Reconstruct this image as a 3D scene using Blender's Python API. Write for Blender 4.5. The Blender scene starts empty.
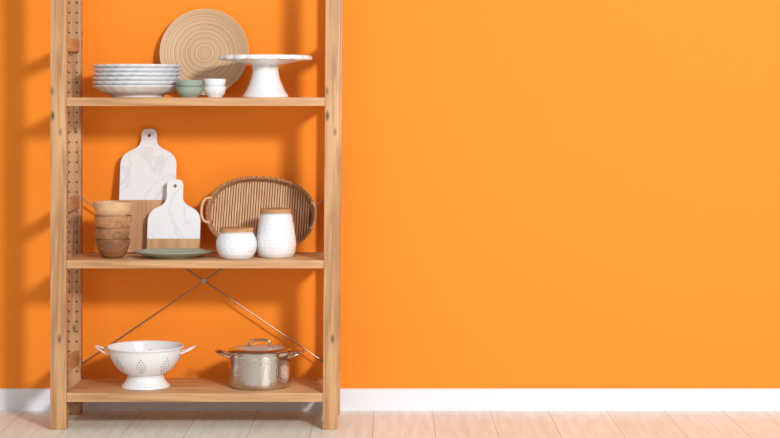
import bpy, bmesh, math, random
from mathutils import Vector, Matrix
random.seed(4)
S = bpy.context.scene
COL = S.collection
try:
    S.view_settings.view_transform = 'Standard'
    S.view_settings.look = 'None'
except Exception: pass

# ---- camera facts: front plane of shelving at y=0 -----------------------
D, K, CZ = 5.47, 326.0, 1.018
def X(px, y): return (px-390)/K*(D+y)/D
def Zt(py, y): return CZ-(py-98)/K*(D+y)/D

# ---------------------------------------------------------------- materials
def lin(c):
    return tuple(((v/255)/12.92 if v/255 <= .04045 else ((v/255+.055)/1.055)**2.4) for v in c)+(1,)
def newmat(name, col, rough=.5, metal=0, spec=.5):
    m = bpy.data.materials.new(name); m.use_nodes = True
    b = m.node_tree.nodes['Principled BSDF']
    b.inputs['Base Color'].default_value = lin(col)
    b.inputs['Roughness'].default_value = rough
    b.inputs['Metallic'].default_value = metal
    b.inputs['Specular IOR Level'].default_value = spec
    return m, m.node_tree, b
def node(nt, t, **kw):
    n = nt.nodes.new(t)
    for k, v in kw.items(): setattr(n, k, v)
    return n
def coords(nt, scale=(1,1,1), loc=(0,0,0), kind='Object'):
    tc = node(nt, 'ShaderNodeTexCoord'); mp = node(nt, 'ShaderNodeMapping')
    mp.inputs['Scale'].default_value = scale; mp.inputs['Location'].default_value = loc
    nt.links.new(tc.outputs[kind], mp.inputs['Vector']); return mp.outputs['Vector']
def ramp(nt, fac, stops):
    r = node(nt, 'ShaderNodeValToRGB')
    e = r.color_ramp.elements
    e[0].position, e[0].color = stops[0][0], stops[0][1]
    e[1].position, e[1].color = stops[-1][0], stops[-1][1]
    for p, c in stops[1:-1]:
        q = e.new(p); q.color = c
    nt.links.new(fac, r.inputs['Fac']); return r.outputs['Color']
def mixc(nt, fac, a, b, mode='MIX'):
    m = node(nt, 'ShaderNodeMix', data_type='RGBA', blend_type=mode)
    if hasattr(fac, 'is_linked'): nt.links.new(fac, m.inputs[0])
    else: m.inputs[0].default_value = fac
    for s, v in ((6, a), (7, b)):
        if hasattr(v, 'is_linked'): nt.links.new(v, m.inputs[s])
        else: m.inputs[s].default_value = v
    return m.outputs[2]
def wood(name, light, dark, axis='z', knots=True, rough=.5, fine=60, off=(0,0,0), lo=.34, hi=.6):
    m, nt, b = newmat(name, light, rough)
    sc = {'x': (3, fine, fine), 'y': (fine, 3, fine), 'z': (fine, fine, 3)}[axis]
    n = node(nt, 'ShaderNodeTexNoise'); n.inputs['Scale'].default_value = 1
    n.inputs['Detail'].default_value = 5; n.inputs['Distortion'].default_value = .8
    nt.links.new(coords(nt, sc, off), n.inputs['Vector'])
    c = ramp(nt, n.outputs['Fac'], [(lo, lin(dark)), (hi, lin(light))])
    n2 = node(nt, 'ShaderNodeTexNoise'); n2.inputs['Scale'].default_value = 5
    nt.links.new(coords(nt, (1,1,1), off), n2.inputs['Vector'])
    sh = ramp(nt, n2.outputs['Fac'], [(.3, (.86,.82,.78,1)), (.7, (1,1,1,1))])
    c = mixc(nt, 1.0, c, sh, 'MULTIPLY')
    if knots:
        ks = {'x': (5, 16, 16), 'y': (16, 5, 16), 'z': (24, 24, 10)}[axis]
        v = node(nt, 'ShaderNodeTexVoronoi'); v.inputs['Scale'].default_value = 1
        nt.links.new(coords(nt, ks, (off[0]+.3, off[1]+.7, off[2])), v.inputs['Vector'])
        f = ramp(nt, v.outputs['Distance'], [(.07, (.95,.95,.95,1)), (.2, (0,0,0,1))])
        c = mixc(nt, f, c, lin(tuple(int(q*.52) for q in dark)))
    nt.links.new(c, b.inputs['Base Color'])
    bp = node(nt, 'ShaderNodeBump'); bp.inputs['Strength'].default_value = .15; bp.inputs['Distance'].default_value = .001
    nt.links.new(n.outputs['Fac'], bp.inputs['Height']); nt.links.new(bp.outputs['Normal'], b.inputs['Normal'])
    return m
M_post = wood('pine_post', (214,168,122), (176,128,86), 'z', lo=.36, hi=.58)
M_board = wood('pine_board', (220,172,124), (184,136,92), 'x', lo=.34, hi=.6)
M_rung = wood('pine_rung', (206,160,114), (180,130,86), 'y', knots=False)
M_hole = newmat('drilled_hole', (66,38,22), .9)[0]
M_bowlwood = wood('acacia_light', (234,196,154), (208,162,118), 'x', knots=False, fine=45, lo=.3, hi=.65)
M_bowlwood3 = wood('acacia_mid', (204,154,110), (168,118,78), 'x', knots=False, fine=45, lo=.3, hi=.65)
M_bowlwood2 = wood('acacia_dark', (160,108,70), (120,76,46), 'x', knots=False, fine=45, lo=.3, hi=.65)
M_bowlwood4 = wood('acacia_tan', (180,130,88), (134,90,56), 'x', knots=False, fine=45, off=(1,2,3), lo=.3, hi=.65)
M_lid = wood('lid_wood', (208,158,110), (174,122,78), 'x', knots=False, fine=50)
M_cbwood = wood('cutting_board_wood', (216,170,122), (190,142,96), 'z', knots=False, fine=45)
M_white = newmat('white_ceramic', (236,239,243), .22)[0]
M_enamel = newmat('white_enamel', (238,240,243), .25)[0]
M_sage = newmat('sage_ceramic', (152,166,152), .35)[0]
M_sage2 = newmat('grey_green_ceramic', (154,164,148), .35)[0]
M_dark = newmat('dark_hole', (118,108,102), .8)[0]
M_brace = newmat('brace_metal', (160,138,122), .4, .7)[0]
M_steel = newmat('polished_steel', (212,211,210), .12, 1)[0]
M_hand = newmat('bronzed_steel', (206,180,160), .18, 1)[0]
# hammered steel
M_ham, nt, b = newmat('hammered_steel', (204,201,198), .16, 1)
v = node(nt, 'ShaderNodeTexVoronoi'); v.inputs['Scale'].default_value = 1; v.inputs['Randomness'].default_value = .7
nt.links.new(coords(nt, (180,180,165)), v.inputs['Vector'])
bp = node(nt, 'ShaderNodeBump'); bp.inputs['Strength'].default_value = .42; bp.inputs['Distance'].default_value = .0013
nt.links.new(v.outputs['Distance'], bp.inputs['Height']); nt.links.new(bp.outputs['Normal'], b.inputs['Normal'])
# glass lid
M_glass, nt, b = newmat('lid_glass', (236,240,240), .05)
b.inputs['Transmission Weight'].default_value = .5
# embossed white jar
M_jar, nt, b = newmat('embossed_porcelain', (238,240,243), .25)
v = node(nt, 'ShaderNodeTexVoronoi'); v.inputs['Scale'].default_value = 1; v.inputs['Randomness'].default_value = .25
nt.links.new(coords(nt, (125,125,90)), v.inputs['Vector'])
bp = node(nt, 'ShaderNodeBump'); bp.inputs['Strength'].default_value = .55; bp.inputs['Distance'].default_value = .0025; bp.invert = True
nt.links.new(v.outputs['Distance'], bp.inputs['Height']); nt.links.new(bp.outputs['Normal'], b.inputs['Normal'])
jc = ramp(nt, v.outputs['Distance'], [(.0, lin((220,224,230))), (.45, lin((237,240,244)))])
nt.links.new(jc, b.inputs['Base Color'])
# marble
M_marble, nt, b = newmat('white_marble', (238,239,240), .3)
n = node(nt, 'ShaderNodeTexNoise'); n.inputs['Scale'].default_value = 6; n.inputs['Detail'].default_value = 4; n.inputs['Distortion'].default_value = 1.0
nt.links.new(coords(nt), n.inputs['Vector'])
c = ramp(nt, n.outputs['Fac'], [(.472, lin((236,238,241))), (.495, lin((221,224,228))), (.518, lin((236,238,241)))])
nt.links.new(c, b.inputs['Base Color'])
# bamboo coil: rings from radius of object coordinates (x,z)
M_coil, nt, b = newmat('coiled_bamboo', (214,182,142), .55)
tc = node(nt, 'ShaderNodeTexCoord'); sx = node(nt, 'ShaderNodeSeparateXYZ'); nt.links.new(tc.outputs['Object'], sx.inputs[0])
cx = node(nt, 'ShaderNodeCombineXYZ'); nt.links.new(sx.outputs[0], cx.inputs[0])
sb = node(nt, 'ShaderNodeMath', operation='SUBTRACT'); nt.links.new(sx.outputs[2], sb.inputs[0]); sb.inputs[1].default_value = .1440
nt.links.new(sb.outputs[0], cx.inputs[1])
ln = node(nt, 'ShaderNodeVectorMath', operation='LENGTH'); nt.links.new(cx.outputs[0], ln.inputs[0])
nn = node(nt, 'ShaderNodeTexNoise'); nn.inputs['Scale'].default_value = 300; nn.inputs['Detail'].default_value = 4; nn.inputs['Roughness'].default_value = .7
nz = node(nt, 'ShaderNodeTexNoise'); nz.inputs['Scale'].default_value = 12
nt.links.new(tc.outputs['Object'], nz.inputs['Vector'])
ml = node(nt, 'ShaderNodeMath', operation='MULTIPLY_ADD'); nt.links.new(nz.outputs['Fac'], ml.inputs[0]); ml.inputs[1].default_value = .003; nt.links.new(ln.outputs['Value'], ml.inputs[2])
cv = node(nt, 'ShaderNodeCombineXYZ'); nt.links.new(ml.outputs[0], cv.inputs[0]); nt.links.new(cv.outputs[0], nn.inputs['Vector'])
c = ramp(nt, nn.outputs['Fac'], [(.38, lin((156,114,78))), (.5, lin((204,168,128))), (.62, lin((230,204,170)))])
nt.links.new(c, b.inputs['Base Color'])
# wicker
def wick(name, l, d):
    m, nt, b = newmat(name, l, .55)
    n = node(nt, 'ShaderNodeTexNoise'); n.inputs['Scale'].default_value = 1; n.inputs['Detail'].default_value = 3
    nt.links.new(coords(nt, (150,150,18)), n.inputs['Vector'])
    nt.links.new(ramp(nt, n.outputs['Fac'], [(.3, lin(d)), (.68, lin(l))]), b.inputs['Base Color'])
    return m
M_slat = wick('willow_slat', (236,196,152), (208,158,114))
M_rim = wick('willow_rim', (202,152,108), (156,106,70))
M_back = newmat('willow_backing', (104,62,38), .8)[0]
# wall
M_wall, nt, b = newmat('orange_paint', (254,146,42), .75, 0, .25)
n = node(nt, 'ShaderNodeTexNoise'); n.inputs['Scale'].default_value = 220
nt.links.new(coords(nt), n.inputs['Vector'])
bp = node(nt, 'ShaderNodeBump'); bp.inputs['Strength'].default_value = .06; bp.inputs['Distance'].default_value = .001
nt.links.new(n.outputs['Fac'], bp.inputs['Height']); nt.links.new(bp.outputs['Normal'], b.inputs['Normal'])
M_base = newmat('white_baseboard_paint', (236,239,246), .45)[0]
# floor planks
M_floor, nt, b = newmat('pale_oak_planks', (236,216,198), .45)
tc = node(nt, 'ShaderNodeTexCoord'); sx = node(nt, 'ShaderNodeSeparateXYZ'); nt.links.new(tc.outputs['Object'], sx.inputs[0])
ad = node(nt, 'ShaderNodeMath', operation='ADD'); nt.links.new(sx.outputs[0], ad.inputs[0]); ad.inputs[1].default_value = .052+.189*40
ay = node(nt, 'ShaderNodeMath', operation='ADD'); nt.links.new(sx.outputs[1], ay.inputs[0]); ay.inputs[1].default_value = 20.45
cb = node(nt, 'ShaderNodeCombineXYZ'); nt.links.new(ay.outputs[0], cb.inputs[0]); nt.links.new(ad.outputs[0], cb.inputs[1])
br = node(nt, 'ShaderNodeTexBrick'); nt.links.new(cb.outputs[0], br.inputs['Vector'])
br.inputs['Scale'].default_value = 1; br.inputs['Brick Width'].default_value = 1.6; br.inputs['Row Height'].default_value = .189
br.inputs['Mortar Size'].default_value = .0013; br.inputs['Mortar Smooth'].default_value = .2
br.inputs['Color1'].default_value = lin((238,238,228)); br.inputs['Color2'].default_value = lin((231,229,217)); br.inputs['Mortar'].default_value = lin((192,180,164))
n = node(nt, 'ShaderNodeTexNoise'); n.inputs['Scale'].default_value = 1; n.inputs['Detail'].default_value = 5
nt.links.new(coords(nt, (45,4,1)), n.inputs['Vector'])
g = ramp(nt, n.outputs['Fac'], [(.32, (.88,.86,.83,1)), (.62, (1,1,1,1))])
nt.links.new(mixc(nt, 1.0, br.outputs['Color'], g, 'MULTIPLY'), b.inputs['Base Color'])

# ---------------------------------------------------------------- geometry helpers
def thing(name, loc, label, cat, rot=(0,0,0), group=None):
    e = bpy.data.objects.new(name, None); e.empty_display_size = .05
    e.location = loc; e.rotation_euler = rot
    e['label'] = label; e['category'] = cat
    if group: e['group'] = group
    COL.objects.link(e); return e
def finish(bm, name, mats, parent=None, loc=(0,0,0), rot=(0,0,0), smooth=True, ang=40, **props):
    bmesh.ops.recalc_face_normals(bm, faces=bm.faces)
    me = bpy.data.meshes.new(name); bm.to_mesh(me); bm.free()
    for m in (mats if isinstance(mats, (list, tuple)) else [mats]): me.materials.append(m)
    if smooth:
        for p in me.polygons: p.use_smooth = True
        me.set_sharp_from_angle(angle=math.radians(ang))
    o = bpy.data.objects.new(name, me); COL.objects.link(o)
    o.location = loc; o.rotation_euler = rot
    if parent: o.parent = parent
    for k, v in props.items(): o[k] = v
    return o
def box(bm, c, s, bev=0, mat=0):
    r = bmesh.ops.create_cube(bm, size=1)
    vs = r['verts']
    for v in vs: v.co = Vector((v.co.x*s[0]+c[0], v.co.y*s[1]+c[1], v.co.z*s[2]+c[2]))
    if bev:
        es = list({e for v in vs for e in v.link_edges})
        bmesh.ops.bevel(bm, geom=es, offset=bev, segments=2, affect='EDGES', profile=.6)
def lathe(bm, prof, n=72, mod=None, ax=1, ay=1, mat=0, c=(0,0,0)):
    rings = []
    for r, z in prof:
        if r <= 1e-6: rings.append([bm.verts.new((c[0], c[1], c[2]+z))]); continue
        ring = []
        for i in range(n):
            t = 2*math.pi*i/n
            k = mod(t, r, z) if mod else (0, 0)
            ring.append(bm.verts.new((c[0]+(r+k[0])*math.cos(t)*ax, c[1]+(r+k[0])*math.sin(t)*ay, c[2]+z+k[1])))
        rings.append(ring)
    for a, b in zip(rings, rings[1:]):
        if len(a) == 1 and len(b) == 1: continue
        for i in range(n):
            j = (i+1) % n
            if len(a) == 1: f = bm.faces.new((a[0], b[i], b[j]))
            elif len(b) == 1: f = bm.faces.new((a[i], a[j], b[0]))
            else: f = bm.faces.new((a[i], a[j], b[j], b[i]))
            f.material_index = mat
def tube(bm, pts, r, n=8, closed=False, mat=0, flat=1.0):
    pts = [Vector(p) for p in pts]; m = len(pts); rings = []
    up = None
    for i, p in enumerate(pts):
        a = pts[(i-1) % m] if (closed or i > 0) else p
        c = pts[(i+1) % m] if (closed or i < m-1) else p
        t = (c-a).normalized()
        if up is None:
            up = Vector((0,0,1)) if abs(t.z) < .9 else Vector((0,1,0))
        up = (up - t*up.dot(t)).normalized(); s = t.cross(up)
        rings.append([bm.verts.new(p + r*(math.cos(2*math.pi*k/n)*s + flat*math.sin(2*math.pi*k/n)*up)) for k in range(n)])
    for i in range(m if closed else m-1):
        a, b = rings[i], rings[(i+1) % m]
        for k in range(n):
            f = bm.faces.new((a[k], a[(k+1) % n], b[(k+1) % n], b[k])); f.material_index = mat
    if not closed:
        bm.faces.new(rings[0]).material_index = mat; bm.faces.new(rings[-1]).material_index = mat
def disc(bm, c, nrm, r, mat, th=.0004, n=10):
    nrm = Vector(nrm).normalized(); c = Vector(c)
    q = nrm.to_track_quat('Z', 'Y').to_matrix()
    ra = [bm.verts.new(c + q @ Vector((r*math.cos(2*math.pi*i/n), r*math.sin(2*math.pi*i/n), -th))) for i in range(n)]
    rb = [bm.verts.new(c + q @ Vector((r*math.cos(2*math.pi*i/n), r*math.sin(2*math.pi*i/n), th))) for i in range(n)]
    for i in range(n):
        f = bm.faces.new((ra[i], ra[(i+1) % n], rb[(i+1) % n], rb[i])); f.material_index = mat
    bm.faces.new(rb).material_index = mat; bm.faces.new(ra).material_index = mat
def copytree(o, loc, rotz=0, **props):
    c = o.copy(); COL.objects.link(c); c.location = loc
    c.rotation_euler = (o.rotation_euler[0], o.rotation_euler[1], rotz)
    for k, v in props.items(): c[k] = v
    for ch in o.children:
        d = ch.copy(); COL.objects.link(d); d.parent = c
    return c

# ---------------------------------------------------------------- room
WY = .352
def plain(name, c, s, mat, bev=0):
    bm = bmesh.new(); box(bm, (0,0,0), s, bev)
    return finish(bm, name, mat, loc=c, smooth=False, kind='structure')
plain('wall_back', (0, WY+.05, 1.4), (9, .1, 2.8), M_wall)
plain('floor', (0, -3.3, -.05), (9, 7.4, .1), M_floor)
bm = bmesh.new(); hb = .070
prof = [(WY, 0), (WY-.013, 0), (WY-.013, hb-.006), (WY-.010, hb-.001), (WY-.007, hb), (WY, hb)]
L = [bm.verts.new((-4.5, y, z)) for y, z in prof]; R = [bm.verts.new((4.5, y, z)) for y, z in prof]
for i in range(len(prof)):
    j = (i+1) % len(prof); bm.faces.new((L[i], L[j], R[j], R[i]))
bm.faces.new(L); bm.faces.new(R)
finish(bm, 'baseboard_back', M_base, smooth=False, kind='structure')

# ---------------------------------------------------------------- shelving unit
XL0, XL1 = X(50,0), X(66,0)
PW = XL1-XL0
PWR = .0455
XR0 = X(322.5,0)
DEP = .30; PD = .044
unit = thing('shelving_unit', ((XL0+XR0+PW)/2, DEP/2, 0), 'open pine shelving unit with drilled posts and metal cross brace', 'shelf')
ux, uy = unit.location.x, unit.location.y
H = 1.79
LEAN = math.radians(.4)
def post(px0, py0, side, back, lean=0):
    PW_ = PW if side == 'L' else PWR
    bm = bmesh.new()
    box(bm, (PW_/2, PD/2, H/2), (PW_, PD, H), .0025)
    z = .14
    while z < H-.05:
        xin = PW_ if side == 'L' else 0
        sx_ = 1 if side == 'L' else -1
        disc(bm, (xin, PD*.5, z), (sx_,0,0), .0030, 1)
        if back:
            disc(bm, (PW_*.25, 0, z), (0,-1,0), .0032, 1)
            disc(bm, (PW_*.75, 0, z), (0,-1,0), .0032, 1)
        z += .032
    finish(bm, 'post', [M_post, M_hole], unit, (px0-ux, py0-uy, 0), (0, lean, 0), ang=50)
post(XL0, 0, 'L', False); post(XL0, DEP-PD, 'L', True)
post(XR0, 0, 'R', False, LEAN); post(XR0, DEP-PD, 'R', True, LEAN)
for zc in (.06, Zt(362,.15), Zt(204,.15), Zt(45,.15), 1.74):
    for s in ('L', 'R'):
        bm = bmesh.new(); box(bm, (0,0,0), (.018, DEP-2*PD+.004, .040), .002)
        xx = (XL1-.012) if s == 'L' else (XR0+.012+zc*math.tan(LEAN))
        finish(bm, 'rung', M_rung, unit, (xx-ux, 0, zc))
ZB, ZM, ZTP = .113, .520, 1.0195
for z, th, xr in ((ZB, .028, 323), (ZM, .025, 324.5), (ZTP, .026, 326.5)):
    x0, x1 = XL1+.0005, X(xr,0)-.0005
    bm = bmesh.new(); box(bm, (0,0,0), (x1-x0, DEP-.004, th), .002)
    finish(bm, 'shelf_board', M_board, unit, ((x0+x1)/2-ux, 0, z-th/2))
BY = DEP+.004
bm = bmesh.new()
A = (X(74,BY)-ux, X(334,BY)-ux, Zt(369,BY), Zt(193,BY))
tube(bm, [(A[0], BY-uy, A[2]), (A[1], BY-uy, A[3])], .0023, 8)
tube(bm, [(A[0], BY-uy+.004, A[3]), (A[1], BY-uy+.004, A[2])], .0023, 8)
disc(bm, ((A[0]+A[1])/2, BY-uy+.001, (A[2]+A[3])/2), (0,-1,0), .009, 0, .005, 24)
for xx in (A[0], A[1]):
    for zz in (A[2], A[3]): disc(bm, (xx, BY-uy+.001, zz), (0,-1,0), .008, 0, .004, 16)
finish(bm, 'cross_brace', M_brace, unit)

# ---------------------------------------------------------------- top shelf
E = .0006
# plate stack
def scal(n, amp, r0):
    return lambda t, r, z: ((amp*(abs(math.cos(n*t/2))-.5) if r > r0 else 0), 0)
bm = bmesh.new(); PR = .139
lathe(bm, [(0,.007),(.070,.007),(.072,.0),(.080,.0),(.083,.007),(.105,.012),(.122,.022),(.132,.030),(PR,.0335),(PR+.001,.036),(PR-.002,.0375),
           (.130,.0345),(.119,.027),(.102,.0165),(.080,.0125),(0,.0125)], 120, scal(22, .0035, .115))
pl = finish(bm, 'plate', M_white, loc=(X(137.5,.150), .150, ZTP+E), ang=50)
pl['label'] = 'white ceramic dinner plate with a scalloped rim, in a stack'; pl['category'] = 'plate'; pl['group'] = 'stacked white plates on the top shelf'
for i in range(1, 6): copytree(pl, (pl.location.x+random.uniform(-.001,.001), pl.location.y, pl.location.z+i*.0131), rotz=i*.37)
# small bowls
def small_bowl(R, h, mat, loc, label, group, pitch, n=2):
    bm = bmesh.new(); t = .0028
    lathe(bm, [(0,.003),(R*.5,.003),(R*.52,0),(R*.62,0),(R*.68,.004),(R*.86,h*.32),(R*.96,h*.66),(R,h*.98),(R-.001,h),(R-t,h*.98),
               (R*.96-t,h*.66),(R*.86-t,h*.36),(R*.6,.0075),(0,.0065)], 56)
    o = finish(bm, 'small_bowl', mat, loc=loc, ang=50)
    o['label'] = label; o['category'] = 'bowl'; o['group'] = group
    for i in range(1, n): copytree(o, (loc[0], loc[1], loc[2]+i*pitch), rotz=i*.8)
small_bowl(.0415, .032, M_sage, (X(189.5,.06), .06, ZTP+E), 'small sage green ceramic bowl, stacked beside the plates', 'stacked sage green bowls', .0215)
small_bowl(.0355, .034, M_white, (X(214.7,.075), .075, ZTP+E), 'small white ceramic bowl, stacked before a bamboo plate', 'stacked small white bowls', .0235)
# bamboo platter (stands up, leaning on wall)
R = .1440; th = math.radians(13)
bm = bmesh.new()
N = 22
front = []
for i in range(N*4+1):
    r = R*i/(N*4)
    depth = -.002 - .017*max(0, (r/R-.5)/.5)**1.4      # rim rises toward the room
    front.append((r, depth - .0004*abs(math.sin(math.pi*r/R*N))))
back = [(r, d+.008) for r, d in reversed(front)]
rings = front+back
lathe(bm, rings, 96)
bmesh.ops.rotate(bm, verts=bm.verts, cent=(0,0,0), matrix=Matrix.Rotation(math.radians(-90), 3, 'X'))  # z -> y
bmesh.ops.translate(bm, verts=bm.verts, vec=(0,0,R))
o = finish(bm, 'bamboo_plate', M_coil, loc=(X(203.5,.28), .2865, ZTP+.0040), rot=(-th,0,0), ang=60)
o['label'] = 'round coiled bamboo plate standing upright against the wall'; o['category'] = 'plate'
# cake stand
CY = .115
bm = bmesh.new()
lathe(bm, [(0,.004),(.060,.004),(.064,0),(.071,0),(.0718,.004),(.068,.010),(.060,.022),(.052,.040),(.045,.060),(.041,.078),(.040,.088),(.043,.093),(.040,.097),(.041,.102)], 72)
cs = thing('cake_stand', (X(265.5,CY), CY, ZTP+E), 'white ceramic cake stand with a scalloped rim and flared pedestal', 'cake stand')
finish(bm, 'pedestal', M_white, cs, ang=50)
bm = bmesh.new()
def sc2(t, r, z):
    if r < .12: return (0, 0)
    k = abs(math.cos(9*t))
    return (.004*(k-.6), (-.0022*k if r > .135 and z < .1255 else -.0008*k))
lathe(bm, [(0,.100),(.044,.101),(.075,.107),(.108,.1135),(.128,.118),(.139,.1185),(.1440,.1195),(.1458,.1235),(.1448,.129),(.140,.1320),(.134,.1305),(.126,.1275),(.10,.126),(0,.126)], 200, sc2)
finish(bm, 'serving_plate', M_white, cs, ang=50)

# ---------------------------------------------------------------- middle shelf
# wooden bowls
bm = bmesh.new(); hb2 = .058
lathe(bm, [(0,.002),(.027,.002),(.030,0),(.035,.002),(.044,.010),(.0515,.022),(.058,.040),(.0610,hb2-.002),(.0600,hb2),(.058,hb2-.001),(.055,.040),(.048,.026),(.038,.016),(.022,.0105),(0,.010)], 64)
wb = finish(bm, 'wooden_bowl', M_bowlwood2, loc=(X(113,.09), .09, ZM+E), ang=50)
wb.scale = (.89,.89,1)
wb['label'] = 'brown wooden bowl, in a stack beside the cutting boards'; wb['category'] = 'bowl'; wb['group'] = 'stacked wooden bowls'
for i in range(1, 4):
    c = copytree(wb, (wb.location.x+(-.001, .001, -.0005)[i-1], .09, wb.location.z+(.0345,.0730,.1165)[i-1]), rotz=i*1.1)
    k = (.92,.97,1.02)[i-1]; c.scale = (k,k,1)
    c.data = c.data.copy(); c.data.materials[0] = (M_bowlwood4, M_bowlwood3, M_bowlwood)[i-1]
    if i == 2: c['label'] = 'mid brown wooden bowl under a lighter one in a stack'
    if i == 3: c['label'] = 'light wooden bowl on top of a stack'
# cutting boards
def rounded(pts_r, seg=8):
    out = []; n = len(pts_r)
    for i, (p, r) in enumerate(pts_r):
        p = Vector(p)
        if r == 0: out.append(p); continue
        a = (Vector(pts_r[i-1][0])-p).normalized(); b = (Vector(pts_r[(i+1) % n][0])-p).normalized()
        s = p+a*r; e = p+b*r
        for k in range(seg+1):
            t = k/seg; out.append((1-t)**2*s + 2*t*(1-t)*p + t*t*e)
    return out
def slab(bm, outline, th, hole=None):
    es = []
    def loop(pts):
        vs = [bm.verts.new((p[0], -th/2, p[1])) for p in pts]
        for i in range(len(vs)): es.append(bm.edges.new((vs[i], vs[(i+1) % len(vs)])))
    loop(outline)
    if hole: loop([(hole[0]+hole[2]*math.cos(2*math.pi*i/24), hole[1]+hole[2]*math.sin(2*math.pi*i/24)) for i in range(24)])
    bmesh.ops.triangle_fill(bm, edges=es, use_beauty=True, use_dissolve=False)
    r = bmesh.ops.extrude_face_region(bm, geom=list(bm.faces))
    bmesh.ops.translate(bm, verts=[v for v in r['geom'] if isinstance(v, bmesh.types.BMVert)], vec=(0, th, 0))
def cutting_board(cx, y, w, h, zs, hw, zsh, zneck, th, lean, label, hr):
    e = thing('cutting_board', (cx, y, ZM+th/2*math.sin(lean)+E), label, 'cutting board', (-lean,0,0))
    bm = bmesh.new()
    W = w/2; HW = hw/2
    out = rounded([((-W,zs),0),((W,zs),0),((W,zsh),.030),((HW,zneck),.022),((HW,h),.020),((-HW,h),.020),((-HW,zneck),.022),((-W,zsh),.030)])
    slab(bm, out, th, (0, h-.021, hr)); finish(bm, 'marble_section', M_marble, e, ang=30)
    bm = bmesh.new()
    slab(bm, rounded([((-W,0),.008),((W,0),.008),((W,zs-.0004),0),((-W,zs-.0004),0)]), th)
    finish(bm, 'wood_section', M_cbwood, e, ang=30)
    return e
cutting_board(X(147.3,.28), .247, .181, .404, .170, .050, .315, .350, .014, math.radians(13), 'large white marble and wood cutting board leaning on the wall', .006)
cutting_board(X(174.5,.235), .203, .168, .240, .048, .052, .134, .164, .012, math.radians(14), 'small marble and wood cutting board leaning on a larger one', .006)
# oval plate
bm = bmesh.new(); a0 = .124
lathe(bm, [(0,.003),(.066,.003),(.068,0),(.074,0),(.078,.004),(.100,.009),(.118,.0155),(a0,.0185),(a0,.0205),(a0-.004,.0205),(.112,.0165),(.096,.0115),(.075,.008),(0,.0075)], 96, None, 1, .76)
o = finish(bm, 'oval_plate', M_sage2, loc=(X(173.5,.100), .100, ZM+E), ang=50)
o['label'] = 'shallow grey green ceramic plate lying flat before the cutting boards'; o['category'] = 'plate'
# tray (slightly squared oval)
tl = math.radians(12)
TA, TB, TDp = .172, .116, .030
SE = 2.3
def se(t):
    c, s = math.cos(t), math.sin(t)
    return math.copysign(abs(c)**(2/SE), c), math.copysign(abs(s)**(2/SE), s)
tr = thing('wicker_tray', (X(260.5,.235), .222, ZM+.010), 'oval woven wicker tray with loop handles, upright behind white jars', 'tray', (-tl,0,0))
rollr = math.radians(3)
def TP(u, v, y):   # tray plane coords -> local, rolled
    c, s = math.cos(rollr), math.sin(rollr)
    return Vector((u*c+v*s, y, TB+.004-u*s+v*c))
bm = bmesh.new()
nb = 96
def ell(k, i, y):
    a, b_ = se(2*math.pi*i/nb); return TP(TA*k*a, TB*k*b_, y)
bk = [bm.verts.new(ell(.945, i, TDp)) for i in range(nb)]; bm.faces.new(bk).material_index = 1
bk2 = [bm.verts.new(ell(.945, i, TDp+.003)) for i in range(nb)]; bm.faces.new(bk2).material_index = 1
for i in range(nb):
    f = bm.faces.new((bk[i], bk[(i+1) % nb], bk2[(i+1) % nb], bk2[i])); f.material_index = 1
u = -TA*.925
st = .0084
while u < TA*.93:
    vmax = TB*.94*max(0, 1-abs(u/(TA*.945))**SE)**(1/SE)
    if vmax > .01:
        tube(bm, [TP(u, -vmax, TDp-.0015), TP(u, 0, TDp-.0015), TP(u, vmax, TDp-.0015)], .0033, 8)
    u += st
finish(bm, 'slatted_base', [M_slat, M_back], tr, ang=60)
bm = bmesh.new()
for k in range(6):
    f_ = .945+.045*k/5; yy = TDp*(1-k/5)
    m_ = 160
    pts = []
    for i in range(m_):
        a, b_ = se(2*math.pi*(i+.5)/m_); w_ = .001*math.sin(i*math.pi/2+k*math.pi)
        pts.append(TP((TA*f_+w_)*a, (TB*f_+w_)*b_, yy))
    tube(bm, pts, .0032, 6, True)
finish(bm, 'side_weave', M_rim, tr, ang=60)
bm = bmesh.new()
m_ = 420
for ph in (0, math.pi):
    pts = []
    for i in range(m_):
        t = 2*math.pi*(i+.5)/m_; w = 34*t+ph
        rr = .0024; a, b_ = se(t)
        pts.append(TP((TA+rr*math.cos(w))*a, (TB+rr*math.cos(w))*b_, -.002+rr*math.sin(w)))
    tube(bm, pts, .0027, 6, True)
finish(bm, 'rim', M_rim, tr, ang=60)
for s in (-1, 1):
    bm = bmesh.new()
    pts = []
    ext = .030 if s < 0 else .016
    for i in range(25):
        a = math.pi*(i/24) - math.pi/2
        ca = max(0.0, math.cos(a))
        pts.append(TP(s*(TA-.012+ext*ca**.6), .040*math.sin(a)+.002, -.004-.005*ca))
    tube(bm, pts, .0045, 8)
    finish(bm, 'handle', M_slat, tr, ang=60)
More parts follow.
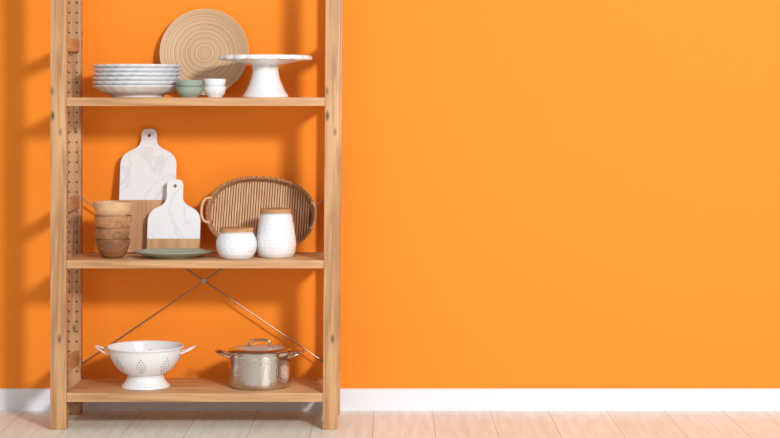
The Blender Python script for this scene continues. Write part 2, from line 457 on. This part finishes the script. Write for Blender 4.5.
# jars
M_seal = newmat('seal', (225,222,218), .4)[0]
def jar(cx, y, prof, lidr, lidz, lidh, label):
    e = thing('ceramic_jar', (cx, y, ZM+E), label, 'jar')
    bm = bmesh.new(); lathe(bm, prof, 72); finish(bm, 'jar_body', M_jar, e, ang=50)
    bm = bmesh.new()
    lathe(bm, [(0,lidz),(lidr-.001,lidz),(lidr,lidz+.001),(lidr,lidz+lidh-.002),(lidr-.002,lidz+lidh),(0,lidz+lidh)], 56)
    finish(bm, 'lid', M_lid, e, ang=40)
    bm = bmesh.new(); lathe(bm, [(0,lidz-.004),(lidr-.003,lidz-.004),(lidr-.003,lidz-.0001),(0,lidz-.0001)], 48)
    finish(bm, 'seal_ring', M_seal, e, ang=40)
jar(X(236.5,.070), .070, [(0,.002),(.040,.002),(.044,0),(.052,.006),(.060,.020),(.0635,.038),(.0625,.055),(.057,.070),(.0535,.076),(.052,.079),(.049,.079),(.049,.074),(.056,.055),(.056,.03),(.045,.008),(0,.007)],
    .0535, .0835, .0115, 'short rounded white embossed ceramic jar with a wooden lid')
jar(X(276,.120), .120, [(0,.002),(.045,.002),(.049,0),(.056,.005),(.061,.018),(.0635,.040),(.0615,.065),(.057,.095),(.052,.122),(.050,.131),(.048,.134),(.045,.134),(.045,.128),(.052,.08),(.056,.03),(.045,.008),(0,.007)],
    .0498, .1385, .0125, 'tall tapered white embossed ceramic jar with a wooden lid')

# ---------------------------------------------------------------- bottom shelf
# colander
cy = .125
co = thing('colander', (X(145.5,cy), cy, ZB+E), 'white enamel footed colander with two looped handles', 'colander')
outer = [(.054,.038),(.070,.045),(.087,.058),(.100,.075),(.110,.095),(.1155,.114),(.117,.121)]
bm = bmesh.new()
inner = [(r-.0025, z+.001) for r, z in outer]
lathe(bm, [(0,.037)]+outer+[(.1205,.123),(.1215,.1255),(.120,.1275),(.1165,.1265)]+list(reversed(inner))+[(0,.0395)], 80)
def surf(s):   # s in 0..len-1
    i = min(int(s), len(outer)-2); f = s-i
    r = outer[i][0]*(1-f)+outer[i+1][0]*f; z = outer[i][1]*(1-f)+outer[i+1][1]*f
    dr = outer[i+1][0]-outer[i][0]; dz = outer[i+1][1]-outer[i][1]
    return r, z, Vector((dz, 0, -dr)).normalized()
NC = 8
for c_ in range(NC):
    tc_ = 2*math.pi*c_/NC + math.radians(-90)
    for row, cnt in ((1.6,1),(2.0,2),(2.4,3),(2.85,4),(3.3,3),(3.75,2),(4.15,1)):
        for q in range(cnt):
            r, z, nn_ = surf(row); t = tc_+(q-(cnt-1)/2)*.095
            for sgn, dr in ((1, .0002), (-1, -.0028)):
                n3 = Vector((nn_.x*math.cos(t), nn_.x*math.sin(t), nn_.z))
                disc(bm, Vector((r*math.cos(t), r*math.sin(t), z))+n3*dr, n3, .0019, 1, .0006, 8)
finish(bm, 'bowl', [M_enamel, M_dark], co, ang=50)
bm = bmesh.new()
lathe(bm, [(.060,.0400),(.056,.035),(.057,.029),(.063,.018),(.072,.007),(.0765,.003),(.077,0),(.0745,0),(.069,.005),(.060,.015),(.053,.030),(.052,.0370)], 64)
finish(bm, 'foot', M_enamel, co, ang=50)
for s in (-1, 1):
    bm = bmesh.new(); pts = []
    for i in range(21):
        a = -math.pi/2+math.pi*i/20
        ca = max(0.0, math.cos(a))
        pts.append((s*(.112+.044*ca**.8), .030*math.sin(a), .106+.020*ca))
    tube(bm, pts, .0025, 8); finish(bm, 'handle', M_enamel, co, ang=60)
# pot
py_ = .13
po = thing('cooking_pot', (X(260,py_), py_, ZB+E), 'hammered stainless steel pot with a lid and loop handles', 'pot')
PR_ = .0975
bm = bmesh.new()
lathe(bm, [(0,.001),(.086,.001),(.088,0),(.094,.003),(PR_-.001,.010),(PR_,.020),(PR_,.098)], 96)
lathe(bm, [(PR_,.098),(PR_+.0003,.108),(PR_+.003,.111),(PR_+.003,.113),(PR_-.003,.113),(PR_-.003,.092),(PR_-.003,.02),(0,.006)], 96, mat=1)
bmesh.ops.remove_doubles(bm, verts=bm.verts, dist=.00001)
finish(bm, 'pot_body', [M_ham, M_steel], po, ang=50)
lid = bpy.data.objects.new('lid', None); COL.objects.link(lid); lid.parent = po; lid.location = (0,0,.1135)
bm = bmesh.new(); lathe(bm, [(.078,.0045),(.082,0),(.099,0),(.1005,.0015),(.099,.0035),(.086,.006),(.078,.0075),(.078,.0045)], 80); finish(bm, 'lid_rim', M_steel, lid, ang=50)
bm = bmesh.new(); lathe(bm, [(.0785,.0065),(.060,.009),(.035,.011),(0,.012),(0,.009),(.035,.008),(.060,.0065),(.0785,.0045)], 64); finish(bm, 'lid_glass', M_glass, lid, ang=50)
bm = bmesh.new()
pts = [(-.034,0,.009),(-.0345,0,.017),(-.032,0,.024),(-.026,0,.029),(-.014,0,.031),(0,0,.0315),(.014,0,.031),(.026,0,.029),(.032,0,.024),(.0345,0,.017),(.034,0,.009)]
tube(bm, pts, .0040, 10)
for s in (-1, 1): disc(bm, (s*.034, 0, .0105), (0,0,1), .008, 0, .0015, 20)
finish(bm, 'lid_handle', M_hand, lid, ang=60)
for s in (-1, 1):
    bm = bmesh.new(); pts = []
    for i in range(21):
        a = -math.pi/2+math.pi*i/20
        ca = max(0.0, math.cos(a))
        pts.append((s*(PR_-.001+.040*ca**.7), .033*math.sin(a), .098+.012*ca))
    tube(bm, pts, .0044, 10)
    for q in (-1, 1): disc(bm, (s*(PR_-.004), q*.033, .097), (s,0,0), .008, 0, .004, 16)
    finish(bm, 'handle', M_hand, po, ang=60)

# ---------------------------------------------------------------- light
def area(name, loc, target, size, power, col=(1,1,1)):
    l = bpy.data.lights.new(name, 'AREA'); l.shape = 'DISK'; l.size = size; l.energy = power; l.color = col
    o = bpy.data.objects.new(name, l); COL.objects.link(o); o.location = loc
    o.rotation_euler = (Vector(target)-Vector(loc)).to_track_quat('-Z', 'Y').to_euler()
area('key_light', (1.7,-4.2,2.35), (.1,.3,.75), .55, 175, (1,.995,.985))
area('fill_light', (-1.6,-4.6,1.3), (-.6,.3,.7), 1.5, 16, (.97,.985,1))
w = bpy.data.worlds.new('studio'); S.world = w; w.use_nodes = True
nt = w.node_tree; bg = nt.nodes['Background']
tc = nt.nodes.new('ShaderNodeTexCoord'); sx = nt.nodes.new('ShaderNodeSeparateXYZ'); nt.links.new(tc.outputs['Generated'], sx.inputs[0])
c = ramp(nt, sx.outputs[2], [(0, (.44,.45,.47,1)), (.55, (.98,.99,1,1))])
# bright bands added left and right of a dimmer middle, for pot reflections
mr = nt.nodes.new('ShaderNodeMapRange'); mr.inputs[1].default_value = -1; mr.inputs[2].default_value = 1
nt.links.new(sx.outputs[0], mr.inputs[0])
g1 = ramp(nt, mr.outputs[0], [(.0,(.5,.5,.5,1)),(.14,(.5,.5,.5,1)),(.17,(1.7,1.7,1.7,1)),(.28,(1.7,1.7,1.7,1)),(.32,(.5,.5,.5,1)),(.62,(.55,.55,.55,1)),(.67,(2.2,2.2,2.2,1)),(.84,(2.2,2.2,2.2,1)),(.88,(.6,.6,.6,1)),(1,(.6,.6,.6,1))])
nt.links.new(mixc(nt, 1.0, c, g1, 'MULTIPLY'), bg.inputs['Color']); bg.inputs['Strength'].default_value = .54

cam = bpy.data.cameras.new('camera'); co_ = bpy.data.objects.new('camera', cam); COL.objects.link(co_)
co_.location = (0, -D, CZ); co_.rotation_euler = (math.radians(90), 0, 0)
cam.sensor_width = 36; cam.lens = K*D/780*36; cam.shift_y = -(219-98)/780; cam.clip_start = .05
S.camera = co_
